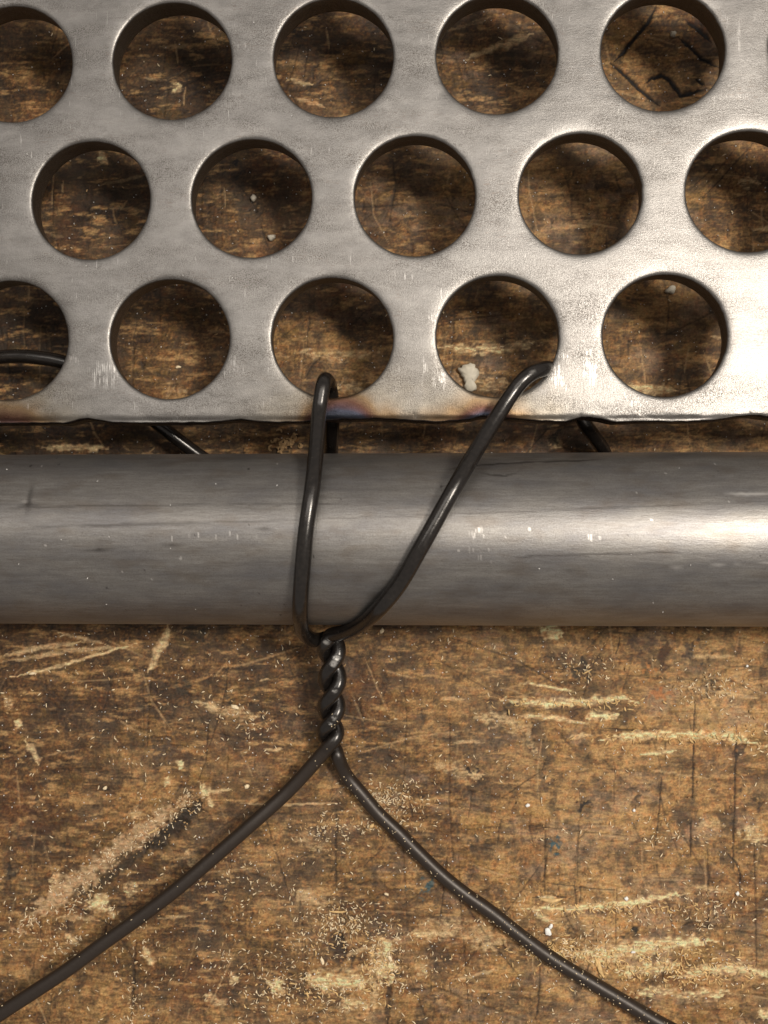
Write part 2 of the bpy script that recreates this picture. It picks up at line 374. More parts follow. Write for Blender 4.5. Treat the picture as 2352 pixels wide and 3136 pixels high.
def build_tube():
    nx, na = 900, 240
    xs = np.concatenate([[-14, -11, -8.5, -7, -5.9], np.linspace(-5.5, 5.5, nx), [5.9, 7, 8.5, 11, 14]])
    # three quarters of the rings sit on the upper side
    th = np.concatenate([np.linspace(-10, 190, 190, endpoint=False), np.linspace(190, 350, 40, endpoint=False)]) * math.pi / 180
    Xg, Th = np.meshgrid(xs, th)
    co = np.stack([Xg, TY(Xg) + TR * np.cos(Th), TR + .02 + TR * np.sin(Th)], -1)
    nt_, nx_ = Xg.shape
    I, J = np.meshgrid(np.arange(nx_ - 1), np.arange(nt_)); J1 = (J + 1) % nt_
    q = np.stack([J * nx_ + I, J1 * nx_ + I, J1 * nx_ + I + 1, J * nx_ + I + 1], -1).reshape(-1, 4)
    # photo-like co-ordinates on the skin: u along, s = sine across (-1 near, 1 far)
    Ux = (Xg - at(0, 1650, 2 * TR).x) / (PX * (CZ - 2 * TR) / CZ)
    Sx = np.cos(Th)
    dark = np.zeros_like(Xg); light = np.zeros_like(Xg)
    def line(pts, w, k, target, rag=1.5):
        pts = np.array([(u, (1650.5 - v) / 262.) for u, v in pts])
        sv = np.interp(Ux, pts[:, 0], pts[:, 1]) + (fbm(Ux / 30, Sx * 0, int(w), 2) - .5) * rag / 100
        inside = (Ux >= pts[0, 0]) & (Ux <= pts[-1, 0])
        fade = np.clip(np.minimum(Ux - pts[0, 0], pts[-1, 0] - Ux) / 60, 0, 1)
        wv = w / 262. * (.6 + .8 * vn(Ux / 40, Sx * 0 + 2, 3))
        m = (1 - sst(.3, 1.1, np.abs(Sx - sv) / wv)) * inside * fade * k * (np.sin(Th) > 0)
        np.maximum(target, m, out=target)
    line([(60, 1622), (200, 1616), (500, 1608), (900, 1600), (1350, 1583), (1800, 1567), (2400, 1546)], 4, .30, dark)
    line([(220, 1616), (330, 1613), (480, 1609), (660, 1606)], 6, .45, dark)
    line([(0, 1565), (300, 1556), (900, 1553), (1100, 1550)], 3.5, .4, dark)
    line([(250, 1686), (310, 1683), (375, 1680)], 6, .7, dark); line([(495, 1668), (540, 1670), (590, 1668)], 6, .7, dark); line([(790, 1627), (830, 1623), (870, 1626)], 7, .8, dark)
    line([(1380, 1455), (1450, 1440), (1640, 1428), (1900, 1420)], 3.5, .7, dark)
    line([(1480, 1459), (1530, 1467), (1570, 1472), (1610, 1462), (1640, 1440)], 3.5, .7, dark)
    line([(1570, 1703), (1800, 1695), (2100, 1688)], 3.5, .5, dark); line([(1730, 1741), (1765, 1742), (1800, 1740)], 8, .5, dark)
    line([(1560, 1800), (1590, 1785), (1612, 1768)], 5, .6, dark, 0)
    for a, b, v in [(2060, 2110, 1729), (2180, 2240, 1723), (2250, 2280, 1721), (2325, 2400, 1717), (2230, 2400, 1526)]:
        line([(a, v), ((a + b) / 2, v), (b, v - 1)], 5, 1., light)
    # clusters of short bright nicks across the tube
    rng = np.random.default_rng(5)
    for cu, cv, du, dv, n in [(1485, 1636, 24, 16, 12), (1500, 1700, 50, 30, 6), (1830, 1646, 20, 6, 6), (720, 1642, 200, 8, 9), (1640, 1628, 3, 12, 2)]:
        for i in range(n):
            u = cu + rng.normal(0, du * .6); v = cv + rng.normal(0, dv * .5); h = rng.uniform(3, 10); w = rng.uniform(1.0, 2.0)
            sv = (1650.5 - v) / 262.
            m = ((np.abs(Ux - u) < w * 1.3) & (np.abs(Sx - sv) < h / 262.) & (np.sin(Th) > 0)) * rng.uniform(.15, .7)
            np.maximum(light, m, out=light)
    for i in range(40):
        u = rng.uniform(0, 2352); v = rng.uniform(1400, 1900); w = rng.uniform(1.5, 3.5)
        sv = (1650.5 - v) / 262.
        m = (np.hypot(Ux - u, (Sx - sv) * 262) < w) & (np.sin(Th) > 0)
        tgt = light if rng.random() < .35 else dark
        np.maximum(tgt, m * .7, out=tgt)
    # dent with raised lips near the left end
    d = np.exp(-(((Ux - 78) / 9) ** 2 + ((Sx - .46) * 262 / 34) ** 2)) + .6 * np.exp(-(((Ux - 85) / 30) ** 2 + ((Sx - .38) * 262 / 6) ** 2))
    d = d * (np.sin(Th) > 0)
    co[..., 2] -= d * .012
    dark = np.maximum(dark, d * .5)
    root_me = mesh_np('pipe_wall', co.reshape(-1, 3), q)
    attr_f(root_me, 'dark', dark); attr_f(root_me, 'light', light)
    m, nt, bs = new_mat('mill_scale_steel')
    vec = coords(nt)
    a = noise(nt, vec, 20, 6, .7, (.05, 1, 1)); b = noise(nt, vec, 80, 3, .6, (.4, 1, 1)); c_ = noise(nt, vec, 3.2, 3, .55, (.5, 1.4, 1), (2, 5, 0)); g = noise(nt, vec, 130, 2, .7)
    col = ramp(nt, a, [(.25, (.225, .217, .207)), (.5, (.27, .261, .25)), (.78, (.32, .31, .298))])
    col = mixc(nt, mrange(nt, c_, .4, .68, 0, .45), col, (.12, .125, .15))
    col = mixc(nt, mrange(nt, noise(nt, vec, 5, 3, .5, (.6, 1.4, 1), (8, 1, 3)), .52, .7, 0, .35), col, (.15, .115, .085))
    col = mixc(nt, mrange(nt, g, .50, .68, 0, .6), col, (.08, .07, .062))
    col = mixc(nt, mrange(nt, noise(nt, vec, 48, 4, .7, (.12, 1, 1), (1, 8, 2)), .35, .65, .35, 0), col, (.12, .105, .095))
    col = mixc(nt, attrn(nt, 'dark'), col, (.028, .022, .021))
    col = mixc(nt, attrn(nt, 'light'), col, (.62, .60, .58))
    nt.links.new(col, bs.inputs['Base Color'])
    bs.inputs['Metallic'].default_value = .82
    r = math_n(nt, 'ADD', mrange(nt, a, .3, .7, .38, .45), math_n(nt, 'MULTIPLY', attrn(nt, 'light'), -.12))
    nt.links.new(r, bs.inputs['Roughness'])
    br = noise(nt, vec, 48, 4, .7, (.12, 1, 1), (1, 8, 2))
    hsum = math_n(nt, 'ADD', math_n(nt, 'MULTIPLY', b, .5), math_n(nt, 'ADD', math_n(nt, 'MULTIPLY', g, .5), math_n(nt, 'ADD', math_n(nt, 'MULTIPLY', br, .7), math_n(nt, 'MULTIPLY', attrn(nt, 'dark'), -.25))))
    nt.links.new(bump(nt, hsum, .22, .008), bs.inputs['Normal'])
    o = link('steel_tube', root_me, m)
    tag(o, 'round grey steel tube lying across the bench below the perforated plate', 'tube')
    # bore, seen from the ends
    ri = TR * .84; thi = np.linspace(0, 2 * math.pi, 48, endpoint=False); xi = np.array([-14, 14.])
    XI, TI = np.meshgrid(xi, thi)
    ci = np.stack([XI, TY(XI) + ri * np.cos(TI), TR + .02 + ri * np.sin(TI)], -1).reshape(-1, 3)
    co_ = np.stack([XI, TY(XI) + TR * np.cos(TI), TR + .02 + TR * np.sin(TI)], -1).reshape(-1, 3)
    n = 48; qs = []
    for k in range(n):
        k1 = (k + 1) % n
        qs.append([k * 2, k * 2 + 1, k1 * 2 + 1, k1 * 2])
        for e in (0, 1): qs.append([k * 2 + e, k1 * 2 + e, 2 * n + k1 * 2 + e, 2 * n + k * 2 + e])
    link('bore', mesh_np('bore', np.concatenate([ci, co_]), qs), m, o)
    return o
build_tube()

# ------------------------------------------------------------------ perforated plate
S3 = math.sqrt(3) / 2
PX0, PY0 = -1.58048 * P, 2.97783 * P          # centre of the first hole of the top row in view
def hole_xy(c, r): return (PX0 + c * P, PY0 - r * S3 * P)
KU = P / 503.                                  # one photo pixel on the plate
def build_plate():
    rows = range(-2, 3)
    cen = []
    for r in rows:
        off = 0 if r % 2 == 0 else -.5
        for c in range(-3, 8):
            cc = c + off
            if cc < -2.3 or cc > 6.1: continue
            cen.append((cc, r))
    xmin = PX0 - 2.75 * P; xmax = PX0 + 6.55 * P
    ymin = PY0 - 2 * S3 * P - .5035 * P; ymax = PY0 + 2.5 * S3 * P
    pts = np.array([hole_xy(c, r) for c, r in cen])
    # torch-cut lower edge: height of the edge against x (in photo pixels)
    eu = np.array([-900, -100, 0, 100, 200, 225, 262, 300, 340, 500, 640, 700, 750, 800, 900, 1000, 1150, 1176, 1300, 1345, 1430, 1490, 1560, 1700, 1740, 1790, 1840, 1880, 2000, 2150, 2200, 2290, 2352, 2500, 3200.])
    ev = np.array([3, 2, 3, 2, 2, -5, -13, -7, 2, 3, 2, -3, -7, 0, 2, -4, -8, -8, -1, 4, -4, -14, -8, 3, 2, -12, -6, 4, 4, 2, -4, -15, -7, 0, 2.])
    ex = PX0 + (eu - 521) * KU
    edge_dy = lambda x: -np.interp(x, ex, ev) * KU + (fbm(x * 9, x * 0, 3, 4, .6) - .5) * .022
    CO = []; Q = []; WALL = []; n0 = 0
    R0 = .369 * P
    for (c, r), (cx, cy) in zip(cen, pts):
        vis = -1.2 < c < 4.8 and r >= -1
        na = 156 if vis else 60
        near = pts[(np.hypot(pts[:, 0] - cx, pts[:, 1] - cy) < 2.2 * P) & (np.hypot(pts[:, 0] - cx, pts[:, 1] - cy) > .1)]
        planes = [((q[0] - cx) / np.hypot(q[0] - cx, q[1] - cy), (q[1] - cy) / np.hypot(q[0] - cx, q[1] - cy), np.hypot(q[0] - cx, q[1] - cy) / 2) for q in near]
        planes += [(1, 0, xmax - cx), (-1, 0, cx - xmin), (0, 1, ymax - cy), (0, -1, cy - ymin)]
        pn = np.array(planes)
        def reach(a):
            d = np.outer(np.cos(a), pn[:, 0]) + np.outer(np.sin(a), pn[:, 1])
            t = np.where(d > 1e-6, pn[:, 2] / np.maximum(d, 1e-6), 1e9)
            return t.min(1), t.argmin(1)
        fa = np.linspace(0, 2 * math.pi, 7200, endpoint=False); rr, ii = reach(fa)
        corners = fa[np.nonzero(ii != np.roll(ii, -1))[0]] + math.pi / 7200
        an = np.linspace(0, 2 * math.pi, na, endpoint=False)
        for ca in corners:
            k = np.abs((an - ca + math.pi) % (2 * math.pi) - math.pi).argmin(); an[k] = ca
        an = np.sort(an % (2 * math.pi))
        R, own = reach(an); na = len(an)
        sd = int((c * 2 + r * 31) % 97)
        rough = 1.0
        nz = (fbm(np.cos(an) * 9 + sd, np.sin(an) * 9, sd, 3, .6) - .5)
        # ragged burr along the right-hand rims of some holes
        rag = .004 + .010 * np.clip(np.cos(an - .25), 0, 1) ** 2 * (1 if c > 2.2 else .35)
        rin = R0 * (1 + (.004 + .003 * math.sin(sd)) * np.cos(2 * an + sd)) + nz * rag
        fin = np.array([0, .006, .014, .024, .036, .05, .068, .09, .115, .145, .18]) if vis else np.array([0, .02, .05, .11])
        rest = np.linspace(0, 1, 16 if vis else 3)[1:]
        rings = []
        def add(x, y, z, w):
            nonlocal n0
            CO.append(np.stack([x, y, z], -1)); WALL.append(np.broadcast_to(np.asarray(w, float), x.shape)); k = n0; n0 += len(x); rings.append(k)
        ca, sa = np.cos(an), np.sin(an)
        def lipz(d):
            return -.014 * np.exp(-(d / .010)) - .014 * np.exp(-(d / .050))
        def topz(x, y, d):
            return ZT + lipz(d)
        def put(rad, z, w):
            x = cx + ca * rad; y = cy + sa * rad
            f = np.clip((y - (ymin + .02)) / .30, 0, 1); f = 1 - f
            y = y + edge_dy(x) * f ** 1.5 * (r == 2)
            add(x, y, z, w)
        # outer to inner on top
        bandw = R - rin
        for t in rest[::-1]:
            d = .18 + (bandw - .18) * t; rad = rin + d
            put(rad, topz(0, 0, d) + (0 * rad), 0)
        for d in fin[::-1]:
            put(rin + d * np.minimum(1, bandw / .3), topz(0, 0, np.full(na, d)), 0 if d > .003 else .5)
        # shear band, then the rougher broken-out part, slightly wider
        zl = ZT - .025
        for k, (dz, wd) in enumerate([(.02, .0), (.05, .0), (.09, .002), (.13, .012), (.18, .016), (.23, .02), (T - .065, .026)]):
            nn = (fbm(an * 14 + sd, an * 0 + k * 1.7, sd + 9, 3, .6) - .5) * (.004 + .008 * (k > 2))
            put(rin + wd + nn, np.full(na, zl - dz), 1)
        put(rin + .034, np.full(na, ZT - T), 1)
        for t in (.35, 1.):
            put(rin + .034 + (R - rin - .034) * t, np.full(na, ZT - T), .3)
        nr = len(rings); k0 = np.arange(na); k1 = (k0 + 1) % na
        for a, b in zip(rings[:-1], rings[1:]):
            Q.append(np.stack([a + k0, a + k1, b + k1, b + k0], -1))
        # side walls where this cell meets the outline
        nb = len(pn) - 4
        top, bot = rings[0], rings[-1]
        for side in range(4):
            mid = (an + np.roll(an, -1)) / 2; mid[-1] = (an[-1] + an[0] + 2 * math.pi) / 2
            _, om = reach(mid)
            sel = np.nonzero(om == nb + side)[0]
            if len(sel) == 0: continue
            if not (side == 3 and vis):
                Q.append(np.stack([top + k0[sel], bot + k0[sel], bot + k1[sel], top + k1[sel]], -1)); continue
            # cut edge: rows of drips and ripples between top and bottom
            order = sel[np.argsort(sel)]
            cols = np.concatenate([order, [order[-1] + 1]]) % na
            tc = CO[-nr][cols]
            prev = top + cols
            for j, (f, out, amp) in enumerate([(.06, .010, .004), (.18, .018, .010), (.36, .016, .018), (.56, .010, .020), (.76, .010, .022), (.93, .002, .012)]):
                nse = (fbm(tc[:, 0] * 12 + 31, tc[:, 0] * 0 + j * 1.3, 5, 4, .6) - .5)
                cc_ = tc.copy(); cc_[:, 1] -= out + nse * amp; cc_[:, 2] = ZT - f * T
                CO.append(cc_); WALL.append(np.full(len(cols), 2.)); cur = n0 + np.arange(len(cols)); n0 += len(cols)
                Q.append(np.stack([prev[:-1], cur[:-1], cur[1:], prev[1:]], -1)); prev = cur
            cur = bot + cols
            Q.append(np.stack([prev[:-1], cur[:-1], cur[1:], prev[1:]], -1))
    co = np.concatenate(CO); wall = np.concatenate(WALL)
    # weld the seams between neighbouring cells
    quads = np.concatenate(Q)
    key = np.round(co / .0012).astype(np.int64)
    _, first, inv = np.unique(key, axis=0, return_index=True, return_inverse=True)
    inv = inv.ravel(); co = co[first]; wall = wall[first]; quads = inv[quads]
    ok = np.array([np.roll(quads, k, 1) != quads for k in (1, 2, 3)]).all((0, 2)); quads = quads[ok]
    # very slight unevenness of the whole sheet and beads along the burnt edge
    top = (wall < .6) & (co[:, 2] > ZT - .1)
    dy = co[:, 1] - (ymin)
    co[:, 2] += (fbm(co[:, 0] * .8, co[:, 1] * .8, 2, 3) - .5) * .008
    uu = (co[:, 0] - PX0) / KU + 521
    bright = np.exp(-(dy / .12) ** 2) * (.35 + .65 * sst(1050, 1900, uu))
    co[:, 2] += np.where(top, (fbm(co[:, 0] * 7, co[:, 1] * 9, 9, 3, .6) - .5) * .030 * bright - .02 * np.exp(-(dy / .03) ** 2), 0)
    me = mesh_np('perforated_plate', co, quads)
    # heat tint from cutting
    heat = np.zeros(len(co))
    for hu, wu, k, reach_ in [(1050, 135, 1.08, .27), (1490, 110, 1.0, .20), (10, 190, .50, .34), (1470, 230, .45, .34), (1080, 260, .40, .34), (2480, 120, .3, .2)]:
        h = k * np.exp(-((uu - hu) / wu) ** 2 * 1.4) * np.exp(-np.clip(dy, 0, 9) / reach_ * 1.25)
        heat = np.maximum(heat, h)
    heat += (fbm(co[:, 0] * 6, co[:, 1] * 6, 4, 3) - .5) * .12 * (heat > .05)
    rub_ = np.zeros(len(co))
    vv = 1035 + (PY0 - 2 * S3 * P - co[:, 1]) / KU
    for (u0, u1, v0, v1, k) in [(275, 360, 1095, 1190, .75), (700, 740, 1090, 1140, .4), (1296, 1312, 1080, 1190, .8), (1326, 1372, 1130, 1190, .75), (1672, 1728, 1110, 1192, .9), (1682, 1750, 1084, 1098, .8),
                                (1783, 1812, 1074, 1165, 1.), (1800, 1830, 1120, 1195, .9), (205, 240, 1085, 1110, .6), (1322, 1338, 960, 1010, .7), (2150, 2300, 300, 320, .4), (2250, 2262, 60, 190, .3), (1570, 1590, 560, 700, .2), (640, 760, 250, 330, .15)]:
        jit = (fbm(co[:, 0] * 9, co[:, 1] * 9, 8, 2) - .5) * 16
        mx = np.clip((1 - np.abs(uu + jit - (u0 + u1) / 2) / max((u1 - u0) / 2, 9)) * 3, 0, 1)
        my = np.clip((1 - np.abs(vv + jit - (v0 + v1) / 2) / max((v1 - v0) / 2, 9)) * 3, 0, 1)
        rub_ = np.maximum(rub_, mx * my * k)
    attr_f(me, 'rub', rub_ * (wall < .5))
    attr_f(me, 'burn', heat); attr_f(me, 'wall', np.clip(wall, 0, 1)); attr_f(me, 'cut', (wall > 1.5) * 1.)
    m, nt, bs = new_mat('brushed_mild_steel')
    vec = coords(nt)
    a = noise(nt, vec, 9, 4, .6, (.5, 1, 1)); g = noise(nt, vec, 95, 3, .75); f = noise(nt, vec, 45, 3, .6, (.45, 1.3, 1), (4, 2, 0)); v_ = noise(nt, vec, 60, 2, .5, (2.2, .25, 1), (1, 2, 0))
    big = noise(nt, vec, 1.3, 3, .5)
    col = ramp(nt, a, [(.3, (.187, .180, .174)), (.5, (.225, .217, .210)), (.75, (.275, .266, .257))])
    spots = math_n(nt, 'MULTIPLY', mrange(nt, g, .47, .60, 0, 1), mrange(nt, noise(nt, vec, 3.0, 4, .6, (.5, 1.5, 1), (2, 2, 0)), .40, .66, .15, .85), clamp=True)
    col = mixc(nt, spots, col, (.065, .055, .047))
    streak = math_n(nt, 'MULTIPLY', mrange(nt, noise(nt, vec, 40, 2, .6, (.35, 1.6, 1), (5, 5, 5)), .58, .68), mrange(nt, noise(nt, vec, 2.2, 2, .5, (.5, 1.6, 1), (0, 3, 1)), .5, .62), clamp=True)
    col = mixc(nt, math_n(nt, 'MULTIPLY', streak, .6), col, (.16, .135, .12))
    ht = attrn(nt, 'burn')
    tint = ramp(nt, ht, [(0, (1, 1, 1)), (.12, (1, .95, .85)), (.28, (.78, .55, .33)), (.44, (.42, .22, .16)), (.56, (.32, .20, .23)), (.68, (.20, .22, .33)), (.85, (.16, .19, .27)), (1., (.10, .10, .14))])
    col = mixc(nt, 1., col, tint, 'MULTIPLY')
    # bright scratches where the plate has been rubbed
    rubs = attrn(nt, 'rub')
    lines = noise(nt, vec, 42, 3, .6, (2.4, .09, 1), (3, 3, 3))
    rub = math_n(nt, 'MULTIPLY', rubs, math_n(nt, 'MULTIPLY', mrange(nt, lines, .47, .62, 0, .7), mrange(nt, noise(nt, vec, 14, 3, .7, offs=(3, 9, 1)), .36, .56)), clamp=True)
    stray = math_n(nt, 'MULTIPLY', mrange(nt, noise(nt, vec, 24, 1, .4, (3.0, .22, 1), (7, 1, 0)), .73, .80), .3, clamp=True)
    rub = math_n(nt, 'MAXIMUM', rub, stray)
    col = mixc(nt, rub, col, (.74, .72, .70))
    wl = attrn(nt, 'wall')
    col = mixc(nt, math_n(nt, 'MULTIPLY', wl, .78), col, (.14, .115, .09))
    cutc = mixc(nt, mrange(nt, noise(nt, vec, 18, 4, .6), .45, .7), (.018, .016, .018), (.07, .05, .045))
    col = mixc(nt, attrn(nt, 'cut'), col, cutc)
    nt.links.new(col, bs.inputs['Base Color'])
    bs.inputs['Metallic'].default_value = .9
    ro = math_n(nt, 'ADD', mrange(nt, a, .3, .7, .31, .40), math_n(nt, 'MULTIPLY', spots, .2))
    ro = math_n(nt, 'SUBTRACT', ro, math_n(nt, 'MULTIPLY', rub, .08))
    nt.links.new(ro, bs.inputs['Roughness'])
    hs = math_n(nt, 'ADD', math_n(nt, 'MULTIPLY', g, .8), math_n(nt, 'ADD', math_n(nt, 'MULTIPLY', f, .5), math_n(nt, 'MULTIPLY', v_, .35)))
    b1 = bump(nt, hs, .22, .012)
    wb = noise(nt, vec, 30, 3, .7)
    b2 = N(nt, 'ShaderNodeBump', Distance=.03); nt.links.new(math_n(nt, 'MULTIPLY', wl, .6), b2.inputs['Strength']); nt.links.new(wb, b2.inputs['Height']); nt.links.new(b1, b2.inputs['Normal'])
    nt.links.new(b2.outputs[0], bs.inputs['Normal'])
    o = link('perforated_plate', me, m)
    tag(o, 'thick grey steel plate punched with staggered round holes and a torch-cut lower edge', 'steel plate')
    return o
build_plate()

# ------------------------------------------------------------------ wires
def catmull(pts, step):
    pts = [Vector(p) for p in pts]
    pts = [pts[0] * 2 - pts[1]] + pts + [pts[-1] * 2 - pts[-2]]
    out = []
    for i in range(1, len(pts) - 2):
        p0, p1, p2, p3 = pts[i - 1:i + 3]
        d = max(2, int((p2 - p1).length / step))
        # centripetal parametrisation keeps tight bends clean
        t0 = 0; t1 = t0 + max((p1 - p0).length, 1e-4) ** .5; t2 = t1 + max((p2 - p1).length, 1e-4) ** .5; t3 = t2 + max((p3 - p2).length, 1e-4) ** .5
        for k in range(d):
            t = t1 + (t2 - t1) * k / d
            a1 = p0.lerp(p1, (t - t0) / (t1 - t0)); a2 = p1.lerp(p2, (t - t1) / (t2 - t1)); a3 = p2.lerp(p3, (t - t2) / (t3 - t2))
            b1 = a1.lerp(a2, (t - t0) / (t2 - t0)); b2 = a2.lerp(a3, (t - t1) / (t3 - t1))
            out.append(b1.lerp(b2, (t - t1) / (t2 - t1)))
    out.append(pts[-2]); return out

def wire_mesh(name, path, r, nicks=(), seg=22, seed=0, dust=2.):
    n = len(path); tan = [(path[min(i + 1, n - 1)] - path[max(i - 1, 0)]).normalized() for i in range(n)]
    nrm = tan[0].orthogonal().normalized(); co = []; q = []; nk = []
    rs = random.Random(seed)
    for i in range(n):
        nrm = (nrm - tan[i] * nrm.dot(tan[i])).normalized(); bi = tan[i].cross(nrm)
        for k in range(seg):
            a = 2 * math.pi * k / seg
            d = nrm * math.cos(a) + bi * math.sin(a)
            p = path[i] + d * r
            f = 0
            for (c, rad, dirv) in nicks:
                e = (p - c).length
                if e < rad * 1.6:
                    s = max(0, 1 - e / rad / 1.1)
                    f = max(f, min(1, s * 2.2) * (.3 + .7 * rs.random()))
            p = p - d * f * r * .16
            co.append(p); nk.append(f)
    for i in range(n - 1):
        for k in range(seg):
            k1 = (k + 1) % seg
            q.append([i * seg + k, (i + 1) * seg + k, (i + 1) * seg + k1, i * seg + k1])
    for e, i in ((0, 0), (1, n - 1)):            # rounded ends
        c = len(co); co.append(path[i] + tan[i] * (r * .35 * (1 if e else -1))); nk.append(0)
        for k in range(seg):
            k1 = (k + 1) % seg
            q.append([i * seg + k, i * seg + k1, c, c] if e else [i * seg + k1, i * seg + k, c, c])
    me = bpy.data.meshes.new(name)
    me.from_pydata([tuple(p) for p in co], [], [tuple(f) if f[2] != f[3] else tuple(f[:3]) for f in q])
    for p in me.polygons: p.use_smooth = True
    attr_f(me, 'nick_glint', nk)
    df = [max(0., min(1., (i - dust * n) / (.04 * n))) for i in range(n) for k in range(seg)] + [1., 1.]
    attr_f(me, 'dusty', df)
    return me

def wire_mat():
    m, nt, bs = new_mat('black_annealed_wire')
    vec = coords(nt)
    a = noise(nt, vec, 22, 4, .6); g = noise(nt, vec, 140, 2, .6)
    col = ramp(nt, a, [(.3, (.010, .0085, .008)), (.6, (.018, .015, .0135)), (.8, (.027, .023, .020))])
    col = mixc(nt, mrange(nt, g, .68, .76, 0, .3), col, (.14, .12, .11))
    col = mixc(nt, math_n(nt, 'MULTIPLY', attrn(nt, 'dusty'), .75), col, (.030, .020, .014))
    nk = attrn(nt, 'nick_glint')
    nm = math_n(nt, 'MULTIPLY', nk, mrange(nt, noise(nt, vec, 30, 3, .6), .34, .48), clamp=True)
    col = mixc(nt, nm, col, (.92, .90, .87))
    nt.links.new(col, bs.inputs['Base Color'])
    nt.links.new(math_n(nt, 'ADD', math_n(nt, 'MULTIPLY', nm, .7), .35), bs.inputs['Metallic'])
    bs.inputs['Specular IOR Level'].default_value = .75
    nt.links.new(math_n(nt, 'ADD', mrange(nt, a, .3, .7, .20, .28), math_n(nt, 'MULTIPLY', attrn(nt, 'dusty'), .20)), bs.inputs['Roughness'])
    nt.links.new(bump(nt, math_n(nt, 'ADD', a, math_n(nt, 'MULTIPLY', g, .4)), .12, .008), bs.inputs['Normal'])
    return m
WM = wire_mat()

def on_tube(u, v, lift=1.0):
    """point of a wire resting on the tube's upper skin where the photo shows it"""
    R = TR + WR * lift
    z = TR * 2 + WR
    for _ in range(30):
        p = at(u, v, z); dy = p.y - TY(p.x)
        z2 = TR + .02 + math.sqrt(max(R * R - dy * dy, 0)); z = z * .5 + z2 * .5
    return at(u, v, z)

ZW = ZT + WR
# twist: both strands wind round one axis that slopes down from the tube to the bench
tw_top = at(1012, 1948, .44 * P); tw_bot = at(1014, 2279, .20 * P)
ax_v = [1905, 1948, 2034, 2127, 2210, 2279, 2325]
ax_u = [1008, 1012, 1018, 1017, 1012, 1010, 1012]
ax_z = [.50, .46, .38, .31, .24, .18, .15]
PH = {1905: -.5, 1948: 0, 2034: 1, 2127: 2, 2210: 3, 2279: 4, 2325: 4.6}
def helix(phase, f0, f1):
    out = []; keys = [PH[v] for v in ax_v]
    n = int((f1 - f0) * 14)
    for i in range(n + 1):
        f = f0 + (f1 - f0) * i / n
        u = np.interp(f, keys, ax_u); v = np.interp(f, keys, ax_v); z = np.interp(f, keys, ax_z) * P
        c = at(u, v, z)
        a = math.pi / 2 + (f + phase) * math.pi      # angle pi/2 = in front (towards the camera); runs to the left going down
        out.append(c + Vector((math.cos(a), .0, math.sin(a))) * WR * 1.0)
    return out
hx = helix(0, -.05, 4.15)         # front at 1948, 2127, 2279 -> left tail
hy = helix(1, -.15, 4.45)         # front at 2034, 2210 -> right tail

left_tail = [(890, 2416, .17), (760, 2533, .20), (651, 2631, .22), (543, 2722, .24), (434, 2804, .25), (326, 2884, .26), (217, 2962, .27), (108, 3036, .28), (0, 3108, .28), (-120, 3185, .27), (-330, 3320, .25)]
right_tail = [(1060, 2372, .075), (1109, 2432, .06), (1157, 2490, .052), (1219, 2551, .05), (1282, 2613, .05), (1354, 2679, .05), (1427, 2737, .05), (1499, 2794, .05), (1603, 2872, .05), (1705, 2944, .05), (1808, 3010, .06), (1911, 3070, .07), (2014, 3128, .08), (2140, 3195, .09), (2380, 3300, .1)]
under = lambda u, v, z: at(u, v, z * P)
_w = random.Random(9)
left_tail = [(u + _w.uniform(-2.5, 2.5), v + _w.uniform(-2.5, 2.5), z) for u, v, z in left_tail]
right_tail = [(u + _w.uniform(-2.5, 2.5), v + _w.uniform(-2.5, 2.5), z) for u, v, z in right_tail]
# strand through the fourth hole: under the tube, under the plate, up at the hole's right rim, over plate and tube, into the twist
right_over = [at(1662, 1131, ZW + .01), at(1632, 1141, ZW + .10), at(1600, 1166, ZW + .13), at(1574, 1198, ZW + .13), at(1531, 1262, ZW + .17), at(1474, 1354, ZW + .30)]
right_on = [on_tube(1403, 1474, 2.2), on_tube(1347, 1574, 1.3), on_tube(1283, 1687, 1.1), on_tube(1224, 1789, 1.1), on_tube(1168, 1858, 1.6)]
right_low = [at(1104, 1913, .76 * P), at(1054, 1936, .60 * P)]
path_r = catmull([under(1890, 1560, .05), under(1868, 1450, .07), under(1850, 1385, .14), under(1822, 1340, .26), under(1790, 1295, .36), under(1760, 1230, .40), under(1722, 1165, .41), under(1694, 1136, .47), at(1680, 1128, ZT - .10)] + right_over + right_on + right_low + hx + [under(*(p[0], p[1], p[2])) for p in left_tail], .035)
path_l = catmull([under(1010, 1540, .05), under(1012, 1430, .07), under(1014, 1385, .14), under(1016, 1335, .28), under(1018, 1280, .39), under(1016, 1225, .40), under(1010, 1185, .46), at(1003, 1168, ZT - .08), at(996, 1163, ZW - .03), at(990, 1180, ZW + .05), at(984, 1215, ZW + .07), at(978, 1258, ZW + .09), at(971, 1347, ZW + .28)] +
                 [on_tube(957, 1489, 1.9), on_tube(937, 1630, 1.1), on_tube(924, 1772, 1.1), on_tube(919, 1860, 1.3), at(921, 1905, .82 * P), at(929, 1935, .64 * P), at(950, 1955, .50 * P), at(975, 1960, .43 * P)] + hy[3:] + [under(*p) for p in right_tail], .035)
tie = bpy.data.objects.new('tie_wire', None); COL.objects.link(tie); tie.location = (0, 0, 0)
tag(tie, 'dark wire looped through two plate holes, over the tube and twisted below it', 'wire')
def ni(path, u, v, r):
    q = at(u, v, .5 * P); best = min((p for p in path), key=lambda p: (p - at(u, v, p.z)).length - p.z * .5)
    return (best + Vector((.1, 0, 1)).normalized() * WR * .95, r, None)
nk_r = [ni(path_r, 1004, 1968, .03), ni(path_r, 990, 1984, .025), ni(path_r, 1026, 2112, .022), ni(path_r, 1628, 1148, .02)]  # both lists: plier marks, plus highlights painted pale on the twist
